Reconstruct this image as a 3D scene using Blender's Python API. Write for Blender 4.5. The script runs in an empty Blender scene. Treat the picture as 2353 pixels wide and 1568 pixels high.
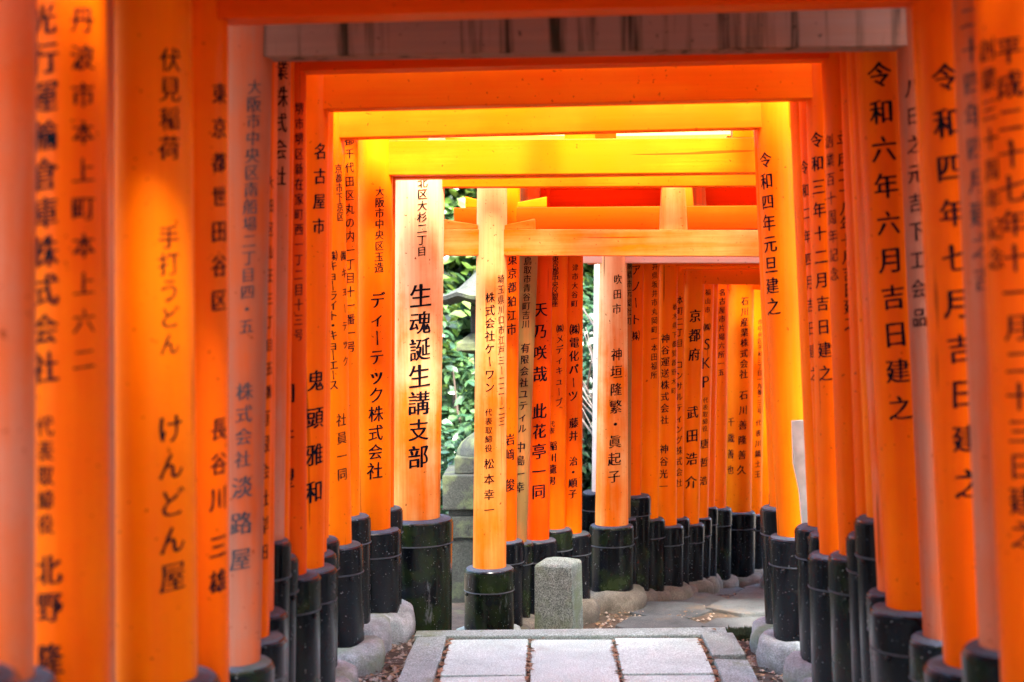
import bpy, bmesh, math, random
from mathutils import Vector, Matrix, noise as mnoise
random.seed(7)
sc = bpy.context.scene
COL = sc.collection
RAD = math.radians

# ------------------------------------------------------------------ camera
EYE = Vector((0.0, 0.0, 1.68))
FPX, CX, CY = 3268.0, 1176.5, 784.0            # 50 mm lens, measured on a 2353 x 1568 view of the photograph
_d = Vector((1265 - CX, CY - 690, -FPX)).normalized()      # path direction (+Y) in camera axes
_x = Vector((math.cos(RAD(0.8)), math.sin(RAD(0.8)), 0))   # slight roll
_x = (_x - _d * _x.dot(_d)).normalized()
_z = _x.cross(_d).normalized()
CAMROT = Matrix((_x, _d, _z))                  # camera axes -> world axes
cam_data = bpy.data.cameras.new('camera')
cam_data.lens = 50; cam_data.sensor_width = 36
cam_data.clip_start = 0.05; cam_data.clip_end = 500
cam_data.dof.use_dof = True
cam_data.dof.focus_distance = 7.9
cam_data.dof.aperture_fstop = 2.1
cam = bpy.data.objects.new('camera', cam_data)
cam.matrix_world = Matrix.Translation(EYE) @ CAMROT.to_4x4()
COL.objects.link(cam); sc.camera = cam

# ------------------------------------------------------------------ sky, sun, exposure
SUN_EL, SUN_AZ = 58.0, 170.0                   # azimuth clockwise from +Y: high behind the camera, veiled by thin cloud
world = bpy.data.worlds.new('World'); sc.world = world; world.use_nodes = True
wn = world.node_tree
for n in list(wn.nodes): wn.nodes.remove(n)
wo = wn.nodes.new('ShaderNodeOutputWorld'); bg = wn.nodes.new('ShaderNodeBackground')
sky = wn.nodes.new('ShaderNodeTexSky'); sky.sky_type = 'NISHITA'; sky.sun_disc = False
sky.sun_elevation = RAD(SUN_EL); sky.sun_rotation = RAD(SUN_AZ)
sky.air_density = 1.0; sky.dust_density = 3.0; sky.ozone_density = 1.0
bg.inputs['Strength'].default_value = 0.15
wn.links.new(sky.outputs[0], bg.inputs[0]); wn.links.new(bg.outputs[0], wo.inputs[0])
sun_data = bpy.data.lights.new('sun', 'SUN'); sun_data.energy = 3.8; sun_data.angle = RAD(20.0)
sun_data.color = (1.0, 0.94, 0.84)
sun = bpy.data.objects.new('sun', sun_data)
_sd = Vector((math.sin(RAD(SUN_AZ)) * math.cos(RAD(SUN_EL)), math.cos(RAD(SUN_AZ)) * math.cos(RAD(SUN_EL)), math.sin(RAD(SUN_EL))))
sun.rotation_euler = _sd.to_track_quat('Z', 'Y').to_euler()
sun.location = (0, 0, 12); COL.objects.link(sun)
sc.view_settings.view_transform = 'Standard'; sc.view_settings.look = 'None'
sc.view_settings.gamma = 1.0; sc.view_settings.use_curve_mapping = False
sc.view_settings.exposure = 3.75
sc.cycles.max_bounces = 12; sc.cycles.diffuse_bounces = 8; sc.cycles.glossy_bounces = 4
sc.cycles.use_denoising = True

# ------------------------------------------------------------------ measuring helpers
def ray(x, y):
    return (CAMROT @ Vector((x - CX, CY - y, -FPX))).normalized()
def at(x, y, D):
    r = ray(x, y); return EYE + r * (D / r.y)
def ground(D):
    if D < 7.4: return -0.03
    if D < 9.3: return -0.37
    return -0.37 - 0.12 * (D - 9.3)

# ------------------------------------------------------------------ materials
MATS = {}
def nodes(name):
    m = bpy.data.materials.new(name); m.use_nodes = True
    nt = m.node_tree; b = nt.nodes['Principled BSDF']
    return m, nt, b
def nd(nt, t, **kw):
    n = nt.nodes.new(t)
    for k, v in kw.items():
        if k in n.inputs: n.inputs[k].default_value = v
        else: setattr(n, k, v)
    return n
def coords(nt, scale=(1, 1, 1), rand=True):
    tc = nd(nt, 'ShaderNodeTexCoord'); mp = nd(nt, 'ShaderNodeMapping'); mp.inputs['Scale'].default_value = scale
    if rand:
        oi = nd(nt, 'ShaderNodeObjectInfo'); mu = nd(nt, 'ShaderNodeMath', operation='MULTIPLY'); mu.inputs[1].default_value = 37.0
        nt.links.new(oi.outputs['Random'], mu.inputs[0]); nt.links.new(mu.outputs[0], mp.inputs['Location'])
    nt.links.new(tc.outputs['Object'], mp.inputs['Vector'])
    return mp.outputs[0]
def noise(nt, vec, scale, detail=4, rough=0.55):
    n = nd(nt, 'ShaderNodeTexNoise', Scale=scale, Detail=detail, Roughness=rough)
    nt.links.new(vec, n.inputs['Vector']); return n.outputs['Fac']
def ramp(nt, fac, p0, p1, c0=(0, 0, 0, 1), c1=(1, 1, 1, 1)):
    r = nd(nt, 'ShaderNodeValToRGB'); e = r.color_ramp.elements
    e[0].position = p0; e[1].position = p1; e[0].color = c0; e[1].color = c1
    nt.links.new(fac, r.inputs[0]); return r.outputs[0]
def mix(nt, fac, a, b):
    m = nd(nt, 'ShaderNodeMix', data_type='RGBA')
    if isinstance(fac, float): m.inputs[0].default_value = fac
    else: nt.links.new(fac, m.inputs[0])
    for i, v in ((6, a), (7, b)):
        if isinstance(v, tuple): m.inputs[i].default_value = v if len(v) == 4 else v + (1,)
        else: nt.links.new(v, m.inputs[i])
    return m.outputs[2]
def bump(nt, b, h, strength=0.2, dist=0.01):
    n = nd(nt, 'ShaderNodeBump', Strength=strength, Distance=dist)
    nt.links.new(h, n.inputs['Height']); nt.links.new(n.outputs[0], b.inputs['Normal'])

def paint(key, base, fade, amount, grain=0.25, rough=0.42, stain=None, high=None):
    """vermilion paint on timber (grain along z, and a second material with the grain along x for beams)"""
    for ax in 'zx':
        k = key if ax == 'z' else key + '_x'
        st3 = (lambda a, l: (a, a, l)) if ax == 'z' else (lambda a, l: (l, a, a))
        m, nt, b = nodes(k); MATS[k] = m
        v1 = coords(nt, st3(9, 0.55)); v2 = coords(nt, st3(70, 1.6)); v3 = coords(nt); v4 = coords(nt, st3(34, 0.9))
        patch = noise(nt, v3, 2.6, 5, 0.6); streak = noise(nt, v1, 1.5, 5, 0.6); fine = noise(nt, v2, 1.0, 4, 0.6)
        ad = nd(nt, 'ShaderNodeMath', operation='ADD'); nt.links.new(patch, ad.inputs[0]); nt.links.new(streak, ad.inputs[1])
        hf = nd(nt, 'ShaderNodeMath', operation='MULTIPLY'); hf.inputs[1].default_value = 0.5; nt.links.new(ad.outputs[0], hf.inputs[0])
        c = 1.30 - 0.62 * amount
        f = ramp(nt, hf.outputs[0], max(0.0, (c - 0.16) / 2), min(1.0, (c + 0.2) / 2))
        col = mix(nt, f, base, fade)
        if high and ax == 'z':      # paler towards the top: light on the upper post painted into the colour
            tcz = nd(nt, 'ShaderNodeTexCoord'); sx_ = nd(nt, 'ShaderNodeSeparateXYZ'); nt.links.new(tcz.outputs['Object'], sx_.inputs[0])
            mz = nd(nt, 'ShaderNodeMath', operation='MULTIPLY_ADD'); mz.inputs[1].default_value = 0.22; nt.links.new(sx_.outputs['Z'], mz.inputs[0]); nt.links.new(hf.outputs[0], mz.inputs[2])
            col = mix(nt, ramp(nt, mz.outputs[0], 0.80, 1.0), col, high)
        # uneven coat: broad darker brush passes
        g2 = ramp(nt, noise(nt, coords(nt, st3(5, 0.8)), 1.2, 3, 0.5), 0.35, 0.65, (0.28, 0.28, 0.28, 1), (0, 0, 0, 1))
        col = mix(nt, g2, col, tuple(x * 0.70 for x in base[:3]))
        g = ramp(nt, fine, 0.30, 0.62, (grain, grain, grain, 1), (0, 0, 0, 1))
        col = mix(nt, g, col, tuple(x * 0.66 for x in base[:3]))
        # drying cracks, chips and specks of dirt
        ck = ramp(nt, noise(nt, v4, 1.0, 2, 0.5), 0.705, 0.73, (0, 0, 0, 1), (0.75, 0.75, 0.75, 1))
        col = mix(nt, ck, col, tuple(x * 0.22 for x in base[:3]))
        sp = ramp(nt, noise(nt, v3, 55, 2, 0.5), 0.70, 0.75); col = mix(nt, sp, col, tuple(x * 0.35 for x in base[:3]))
        if stain:
            st = ramp(nt, noise(nt, coords(nt, (11, 11, 0.5)), 1.3, 4, 0.65), 0.53, 0.66); col = mix(nt, st, col, stain)
        nt.links.new(col, b.inputs['Base Color'])
        b.inputs['Specular IOR Level'].default_value = 0.055
        rr = ramp(nt, patch, 0.3, 0.7, (rough - 0.08,) * 3 + (1,), (rough + 0.15,) * 3 + (1,)); nt.links.new(rr, b.inputs['Roughness'])
        bump(nt, b, fine, 0.2, 0.004)
V1 = (0.76, 0.104, 0.0004); V3 = (0.66, 0.064, 0.0004)
paint('fresh', V1, (0.80, 0.15, 0.0008), 0.30, 0.14)
paint('bright', (0.80, 0.140, 0.0004), (0.84, 0.175, 0.0006), 0.45, 0.10)  # brighter twin of fresh: stronger light put into the paint colour
paint('deep', V3, (0.70, 0.09, 0.0006), 0.25, 0.2)
paint('faded', (0.62, 0.115, 0.022), (0.50, 0.205, 0.125), 0.50, 0.14, 0.6)
paint('halffaded', V1, (0.70, 0.24, 0.12), 0.36, 0.15, 0.5)
paint('bleached', (0.81, 0.165, 0.004), (0.86, 0.37, 0.10), 0.45, 0.26, 0.5, high=(0.88, 0.57, 0.27))  # bleached streaks; the pale top is painted-in light
paint('grey', (0.54, 0.095, 0.022), (0.32, 0.140, 0.092), 0.52, 0.2, 0.7)
paint('lightlyfaded', (0.81, 0.165, 0.002), (0.86, 0.33, 0.07), 0.45, 0.26, 0.5, high=(0.87, 0.45, 0.16))  # light fading, with a weaker painted-in light at the top
paint('bleachedbeam', (0.81, 0.165, 0.004), (0.86, 0.36, 0.10), 0.50, 0.26, 0.5)
paint('greybeam', (0.25, 0.118, 0.085), (0.32, 0.115, 0.06), 0.3, 0.3, 0.7, stain=(0.030, 0.019, 0.010))
paint('olive', (0.26, 0.15, 0.045), (0.55, 0.13, 0.02), 0.38, 0.45, 0.7)
paint('white', (0.80, 0.60, 0.48), (0.84, 0.72, 0.62), 0.6, 0.1, 0.6)  # glare of full sun put into the colour of a post and a beam

def mat_ink():
    m, nt, b = nodes('ink'); MATS['ink'] = m
    n = ramp(nt, noise(nt, coords(nt, (1, 1, 1), False), 60, 3), 0.35, 0.75, (0.002, 0.002, 0.004, 1), (0.008, 0.007, 0.012, 1))
    nt.links.new(n, b.inputs['Base Color']); b.inputs['Roughness'].default_value = 0.6; b.inputs['Specular IOR Level'].default_value = 0.05
mat_ink()
def mat_inkfaded():
    m, nt, b = nodes('inkfaded'); MATS['inkfaded'] = m
    n = ramp(nt, noise(nt, coords(nt, (1, 1, 1), False), 45, 3), 0.35, 0.75, (0.02, 0.017, 0.022, 1), (0.09, 0.055, 0.05, 1))
    nt.links.new(n, b.inputs['Base Color']); b.inputs['Roughness'].default_value = 0.7
mat_inkfaded()
def mat_black(key, moss):
    m, nt, b = nodes(key); MATS[key] = m
    v = coords(nt); vs = coords(nt, (8, 8, 1.2))
    n1 = noise(nt, v, 7, 5); n2 = noise(nt, vs, 2.5, 5, 0.7)
    col = ramp(nt, n2, 0.38, 0.78, (0.0014, 0.0019, 0.003, 1), (0.008, 0.0095, 0.013, 1))
    if moss > 0:
        f = ramp(nt, n1, 0.60 - 0.22 * moss, 0.76 - 0.1 * moss); col = mix(nt, f, col, (0.014, 0.024, 0.005))
    if moss >= 0.9:
        f2 = ramp(nt, noise(nt, coords(nt, (6, 6, 1.5)), 2.0, 6, 0.75), 0.60, 0.72); col = mix(nt, f2, col, (0.11, 0.12, 0.13))
    # scuffs, splashed mud and dust specks
    sc_ = ramp(nt, noise(nt, coords(nt, (3, 3, 14)), 3.0, 5, 0.8), 0.66, 0.74, (0, 0, 0, 1), (0.6, 0.6, 0.6, 1)); col = mix(nt, sc_, col, (0.028, 0.026, 0.024))
    mud = ramp(nt, noise(nt, v, 22, 5, 0.7), 0.60, 0.70, (0, 0, 0, 1), (0.5, 0.5, 0.5, 1)); col = mix(nt, mud, col, (0.016, 0.012, 0.008))
    sp = ramp(nt, noise(nt, v, 90, 2), 0.69, 0.73); col = mix(nt, sp, col, (0.16, 0.16, 0.16))
    nt.links.new(col, b.inputs['Base Color'])
    rr = ramp(nt, n1, 0.3, 0.8, (0.13, 0.13, 0.13, 1), (0.34, 0.34, 0.34, 1)); nt.links.new(rr, b.inputs['Roughness'])
    b.inputs['Specular IOR Level'].default_value = 0.28
    bump(nt, b, n2, 0.2, 0.004)
def mat_stone(key, c0, c1, moss=0.0, speck=0.0, scale=9, mosscol=(0.10, 0.13, 0.04)):
    m, nt, b = nodes(key); MATS[key] = m
    v = coords(nt)
    n1 = noise(nt, v, scale, 6, 0.65); n2 = noise(nt, v, 140, 3, 0.6); n3 = noise(nt, v, 3.5, 5, 0.6)
    col = ramp(nt, n1, 0.30, 0.72, c0 + (1,), c1 + (1,))
    if speck: col = mix(nt, ramp(nt, n2, 0.40, 0.62, (speck,) * 3 + (1,), (0, 0, 0, 1)), col, tuple(x * 0.35 for x in c0))
    if moss: col = mix(nt, ramp(nt, n3, 0.62 - 0.25 * moss, 0.78 - 0.2 * moss), col, mosscol)
    nt.links.new(col, b.inputs['Base Color']); b.inputs['Roughness'].default_value = 0.85
    ad = nd(nt, 'ShaderNodeMath', operation='ADD'); nt.links.new(n1, ad.inputs[0]); nt.links.new(n2, ad.inputs[1])
    bump(nt, b, ad.outputs[0], 0.7, 0.008)
mat_black('black', 0.0); mat_black('blackmoss', 0.55); mat_black('blackworn', 1.0)
mat_stone('captop', (0.030, 0.037, 0.052), (0.09, 0.102, 0.13), 0.2, 0.4, 12, (0.03, 0.045, 0.02))
mat_stone('trim', (0.02, 0.024, 0.03), (0.075, 0.082, 0.095), 0.0, 0.2, 12)
mat_stone('granite', (0.42, 0.54, 0.47), (0.62, 0.75, 0.66), 0.2, 0.6, 5, (0.26, 0.25, 0.20))
mat_stone('kerb', (0.24, 0.30, 0.265), (0.40, 0.475, 0.43), 0.15, 0.8, 8)
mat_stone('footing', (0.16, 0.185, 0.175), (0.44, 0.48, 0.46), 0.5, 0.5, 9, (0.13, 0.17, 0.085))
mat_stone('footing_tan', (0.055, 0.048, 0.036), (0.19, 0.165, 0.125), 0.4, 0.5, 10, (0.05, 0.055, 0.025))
mat_stone('lantern', (0.018, 0.022, 0.016), (0.060, 0.068, 0.055), 0.45, 0.8, 14)
mat_stone('bollard', (0.22, 0.29, 0.225), (0.44, 0.53, 0.44), 0.45, 0.9, 20, (0.15, 0.22, 0.09))
mat_stone('flag', (0.034, 0.040, 0.041), (0.10, 0.112, 0.116), 0.15, 0.5, 5, (0.10, 0.075, 0.05))
mat_stone('soil', (0.022, 0.014, 0.008), (0.11, 0.075, 0.045), 0.15, 0.4, 16)
mat_stone('moss', (0.015, 0.03, 0.008), (0.05, 0.07, 0.02), 0.0, 0.3, 30)
mat_stone('rubble', (0.18, 0.13, 0.09), (0.42, 0.36, 0.30), 0.0, 0.3, 18)
def mat_simple(key, c0, c1, rough=0.7, scale=8):
    m, nt, b = nodes(key); MATS[key] = m
    nt.links.new(ramp(nt, noise(nt, coords(nt), scale, 4), 0.3, 0.7, c0 + (1,), c1 + (1,)), b.inputs['Base Color'])
    b.inputs['Roughness'].default_value = rough
    return m, nt, b
mat_simple('bark', (0.05, 0.035, 0.025), (0.13, 0.09, 0.07), 0.9, 14)
mat_simple('twig', (0.20, 0.17, 0.14), (0.42, 0.38, 0.34), 0.8, 20)
mat_simple('drybrown', (0.10, 0.055, 0.025), (0.30, 0.18, 0.09), 0.8, 30)
mat_simple('gap_pale', (0.36, 0.43, 0.36), (0.60, 0.66, 0.58), 0.7, 12)
mat_simple('terrain', (0.025, 0.022, 0.012), (0.07, 0.06, 0.035), 0.95, 4)
def mat_leaf(key, c0, c1):
    m, nt, b = nodes(key); MATS[key] = m
    g = nd(nt, 'ShaderNodeNewGeometry')
    r = ramp(nt, g.outputs['Random Per Island'], 0.0, 1.0, c0 + (1,), c1 + (1,))
    nt.links.new(r, b.inputs['Base Color']); b.inputs['Roughness'].default_value = 0.28
    b.inputs['Specular IOR Level'].default_value = 0.6
    tr = nd(nt, 'ShaderNodeBsdfTranslucent'); nt.links.new(r, tr.inputs[0])
    ms = nd(nt, 'ShaderNodeMixShader'); ms.inputs[0].default_value = 0.3
    out = [n for n in nt.nodes if n.type == 'OUTPUT_MATERIAL'][0]
    nt.links.new(b.outputs[0], ms.inputs[1]); nt.links.new(tr.outputs[0], ms.inputs[2]); nt.links.new(ms.outputs[0], out.inputs[0])
mat_leaf('leaf_dark', (0.014, 0.046, 0.026), (0.040, 0.095, 0.040))
mat_leaf('leaf_mid', (0.018, 0.056, 0.028), (0.058, 0.112, 0.034))
mat_leaf('leaf_lime', (0.040, 0.095, 0.015), (0.110, 0.160, 0.025))

# ------------------------------------------------------------------ object helpers
def tag(o, label=None, cat=None, group=None, kind=None):
    if label: o['label'] = label
    if cat: o['category'] = cat
    if group: o['group'] = group
    if kind: o['kind'] = kind
    return o
def empty(name, loc):
    o = bpy.data.objects.new(name, None); o.location = loc; o.empty_display_size = 0.1
    COL.objects.link(o); return o
def link(name, me, mat, parent=None, loc=None):
    o = bpy.data.objects.new(name, me)
    if mat and not me.materials: me.materials.append(MATS[mat])
    COL.objects.link(o)
    if loc is not None: o.location = loc
    if parent: o.parent = parent
    return o
def pyd(name, verts, faces, mat, parent=None, loc=None, smooth=False, auto=None):
    me = bpy.data.meshes.new(name); me.from_pydata([tuple(v) for v in verts], [], faces); me.update()
    if smooth: me.shade_smooth()
    o = link(name, me, mat, parent, loc)
    return o
def bm_obj(name, bm, mat, parent=None, loc=None, smooth_angle=None):
    me = bpy.data.meshes.new(name); bmesh.ops.recalc_face_normals(bm, faces=bm.faces[:])
    if smooth_angle is not None:
        for f in bm.faces: f.smooth = True
        for e in bm.edges:
            if len(e.link_faces) == 2 and e.calc_face_angle(0) > smooth_angle: e.smooth = False
    bm.to_mesh(me); bm.free(); return link(name, me, mat, parent, loc)
def hexa(bm, c8):
    """box from 8 corners: bottom four (ccw) then top four"""
    v = [bm.verts.new(c) for c in c8]
    for f in ((3, 2, 1, 0), (4, 5, 6, 7), (0, 1, 5, 4), (1, 2, 6, 5), (2, 3, 7, 6), (3, 0, 4, 7)):
        bm.faces.new([v[i] for i in f])
def boxc(x0, x1, y0, y1, z0, z1):
    return [(x0, y0, z0), (x1, y0, z0), (x1, y1, z0), (x0, y1, z0), (x0, y0, z1), (x1, y0, z1), (x1, y1, z1), (x0, y1, z1)]
def bevel(bm, off, seg=2):
    bmesh.ops.bevel(bm, geom=bm.edges[:], offset=off, segments=seg, affect='EDGES', profile=0.6)
def lathe(bm, prof, n=32, axis=lambda z: (0, 0), jitter=0.0, rnd=None):
    rings = []
    for (r, z) in prof:
        ax, ay = axis(z)
        if r <= 1e-6:
            rings.append([bm.verts.new((ax, ay, z))]); continue
        rings.append([bm.verts.new((ax + r * math.cos(2 * math.pi * k / n), ay + r * math.sin(2 * math.pi * k / n), z)) for k in range(n)])
    for a, b in zip(rings[:-1], rings[1:]):
        for k in range(n):
            k2 = (k + 1) % n
            if len(a) == 1 and len(b) == 1: continue
            if len(a) == 1: bm.faces.new((a[0], b[k], b[k2]))
            elif len(b) == 1: bm.faces.new((a[k], b[0], a[k2]))
            else: bm.faces.new((a[k], b[k], b[k2], a[k2]))
def tube(verts, faces, pts, radii, n=6):
    base = len(verts)
    for i, (p, r) in enumerate(zip(pts, radii)):
        p = Vector(p); t = (Vector(pts[min(i + 1, len(pts) - 1)]) - Vector(pts[max(i - 1, 0)])).normalized()
        a = t.orthogonal().normalized(); b = t.cross(a)
        for k in range(n):
            w = 2 * math.pi * k / n; verts.append(p + (a * math.cos(w) + b * math.sin(w)) * r)
    for i in range(len(pts) - 1):
        for k in range(n):
            k2 = (k + 1) % n
            faces.append((base + i * n + k, base + i * n + k2, base + (i + 1) * n + k2, base + (i + 1) * n + k))

# ------------------------------------------------------------------ brush lettering
_fc = bpy.data.curves.new('glyph', 'FONT'); _fc.resolution_u = 3
_fo = bpy.data.objects.new('glyph', _fc); COL.objects.link(_fo)
GL = {}
def glyph(ch, heavy):
    """outline of one character in em units centred on 0, reworked towards brush strokes: rising horizontals, thick verticals, waisted strokes"""
    key = (ch, heavy)
    if key in GL: return GL[key]
    _fc.body = ch; bpy.context.view_layer.update()
    dg = bpy.context.evaluated_depsgraph_get(); me = _fo.evaluated_get(dg).to_mesh()
    bm = bmesh.new(); bm.from_mesh(me); _fo.evaluated_get(dg).to_mesh_clear()
    bmesh.ops.remove_doubles(bm, verts=bm.verts[:], dist=1e-5)
    long = [e for e in bm.edges if len(e.link_faces) == 1 and e.calc_length() > 0.16]
    mids = set()
    if long:
        old = set(bm.verts)
        bmesh.ops.subdivide_edges(bm, edges=long, cuts=2)
        mids = {v for v in bm.verts if v not in old}
    bmesh.ops.triangulate(bm, faces=bm.faces[:])
    bm.normal_update()
    move = {}
    for v in bm.verts:
        n = Vector((0, 0))
        for e in v.link_edges:
            if len(e.link_faces) == 1:
                f = e.link_faces[0]; l = [l for l in f.loops if l.edge == e][0]
                p, q = l.vert.co, l.link_loop_next.co if False else l.link_loop_next.vert.co
                t = (q - p).to_2d()
                if t.length > 1e-6:
                    s = 1 if f.normal.z > 0 else -1
                    n += Vector((t.y, -t.x)).normalized() * s
        if n.length > 1e-6: n = n.normalized()
        h = heavy
        a, b_ = 0.037 * h, 0.014 * h
        if v in mids: a -= 0.021; b_ -= 0.016
        w = 0.010 * math.sin(9.1 * v.co.x + 5.3 * v.co.y + ord(ch) % 17)
        move[v] = (n.x * (a + w), n.y * (b_ + w * 0.8))
    # stroke ends: heavy stop on the right of horizontals, slanted head on verticals, pointed sweeps on diagonals
    for e in bm.edges:
        if len(e.link_faces) != 1 or not (0.035 < e.calc_length() < 0.125): continue
        l = [l for l in e.link_faces[0].loops if l.edge == e][0]
        p, q = l.vert, l.link_loop_next.vert
        if p in mids or q in mids: continue
        t = (q.co - p.co).to_2d().normalized(); s = 1 if e.link_faces[0].normal.z > 0 else -1
        n = Vector((t.y, -t.x)) * s
        ok = True
        for v, o in ((p, q), (q, p)):
            nb = [x.other_vert(v) for x in v.link_edges if len(x.link_faces) == 1 and x is not e]
            if len(nb) != 1: ok = False; break
            d2 = (nb[0].co - v.co).to_2d()
            if d2.length < 0.035 or d2.normalized().dot(n) > -0.55: ok = False; break
        if not ok: continue
        up, lo = (p, q) if p.co.y > q.co.y else (q, p)
        lf, rt = (p, q) if p.co.x < q.co.x else (q, p)
        add = lambda v, a, b: move.__setitem__(v, (move[v][0] + a, move[v][1] + b))
        if n.x > 0.85: add(up, -0.025, 0.032); add(lo, 0.022, -0.006)
        elif n.x < -0.85: add(up, -0.012, 0.018); add(lo, 0.028, -0.004)
        elif n.y > 0.85: add(lf, -0.030, 0.012); add(rt, 0.004, -0.024)
        elif n.y < -0.85: add(lf, 0.010, 0.012); add(rt, -0.010, -0.022)
        else:
            c = (p.co + q.co) / 2; k = 0.62 if n.y < 0 else -0.15
            for v in (p, q): add(v, (c.x - v.co.x) * k + n.x * 0.02, (c.y - v.co.y) * k + n.y * 0.02)
    for v, (dx, dy) in move.items():
        x = v.co.x + dx; y = v.co.y + dy
        v.co.x = x; v.co.y = y
    xs = [v.co.x for v in bm.verts]
    cx = 0.5 if max(xs) > 0.75 or min(xs) > 0.3 else (min(xs) + max(xs)) / 2
    for v in bm.verts:
        v.co.x -= cx; v.co.y -= 0.38
        v.co.y += 0.085 * v.co.x
    for k in range(-4, 5):
        bmesh.ops.bisect_plane(bm, geom=bm.verts[:] + bm.edges[:] + bm.faces[:], plane_co=(k * 0.11, 0, 0), plane_no=(1, 0, 0))
    bmesh.ops.triangulate(bm, faces=bm.faces[:])
    bm.verts.index_update()
    vs = [(v.co.x, v.co.y) for v in bm.verts]; fs = []
    for f in bm.faces:
        idx = [v.index for v in f.verts]
        if f.normal.z < 0: idx.reverse()
        fs.append(idx)
    bm.free(); GL[key] = (vs, fs); return GL[key]

def lettering(post, post_obj, origin, text, xa, ya, xb, yb, size, heavy=1.0, mat='ink', squeeze=0.92):
    ax, ay, r = post['axis'], post['D'], post['r']
    V, F = [], []
    if size < 27: heavy = round(heavy * 1.3, 2)
    n = len(text)
    for i, ch in enumerate(text):
        t = i / max(1, n - 1); px = xa + (xb - xa) * t; py = ya + (yb - ya) * t
        if ch == ' ': continue
        d = ray(px, py)
        p0 = at(px, py, ay - r * 0.9); cxz = ax(p0.z)
        # ray against the vertical round post
        A = d.x * d.x + d.y * d.y; ox, oy = EYE.x - cxz, EYE.y - ay
        B = 2 * (ox * d.x + oy * d.y); C = ox * ox + oy * oy - r * r
        disc = B * B - 4 * A * C
        s = (-B - math.sqrt(max(0.0, disc))) / (2 * A)
        hit = EYE + d * s
        phi = math.atan2(hit.x - cxz, -(hit.y - ay))
        scl = size * (hit.y) / FPX * random.uniform(0.95, 1.05)
        rot = random.uniform(-0.03, 0.03)
        vs, fs = glyph(ch, heavy); b0 = len(V)
        k = 0.55 if ch in '・.' else 1.0
        for (u, w) in vs:
            if ch == 'ー': u, w = w * 1.0, -u
            u, w = u * math.cos(rot) - w * math.sin(rot), u * math.sin(rot) + w * math.cos(rot)
            a = phi + u * scl * squeeze / r; z = hit.z + w * scl
            cx2 = ax(z); rr = post['rz'](z) + 0.0016
            V.append((cx2 + rr * math.sin(a) - origin.x, ay - rr * math.cos(a) - origin.y, z - origin.z))
        F += [tuple(j + b0 for j in f) for f in fs]
    if V: pyd('lettering', V, F, mat, post_obj)

# ------------------------------------------------------------------ torii
def make_post(side, D, dia, eT, eB, yb, xbe=None, dia2=None):
    """inner silhouette edge measured at top and at base top -> leaning round post with its black sleeve"""
    r = dia / 2; s = -1 if side == 'L' else 1
    r2 = (dia2 or dia) / 2
    T = at(eT[0], eT[1], D); B = at(eB[0], eB[1], D)
    xT = T.x + s * r; xB = B.x + s * r2
    k = (xT - xB) / (T.z - B.z)
    axis = lambda z: xB + k * (z - B.z)
    rz = (lambda z: r2 + (r - r2) * max(-0.5, min(1.3, (z - B.z) / (T.z - B.z))))
    zb = at(eB[0], yb, D).z
    g = ground(D)
    zb = max(zb, g + 0.22)
    if xbe is not None: rb = abs(at(xbe, yb, D).x - axis(zb)); rb = min(max(rb, r2 + 0.022), r2 + 0.075)
    else: rb = r2 + 0.034
    return dict(side=side, D=D, r=(r + r2) / 2, axis=axis, rz=rz, zb=zb, rb=rb, g=g)

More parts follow.
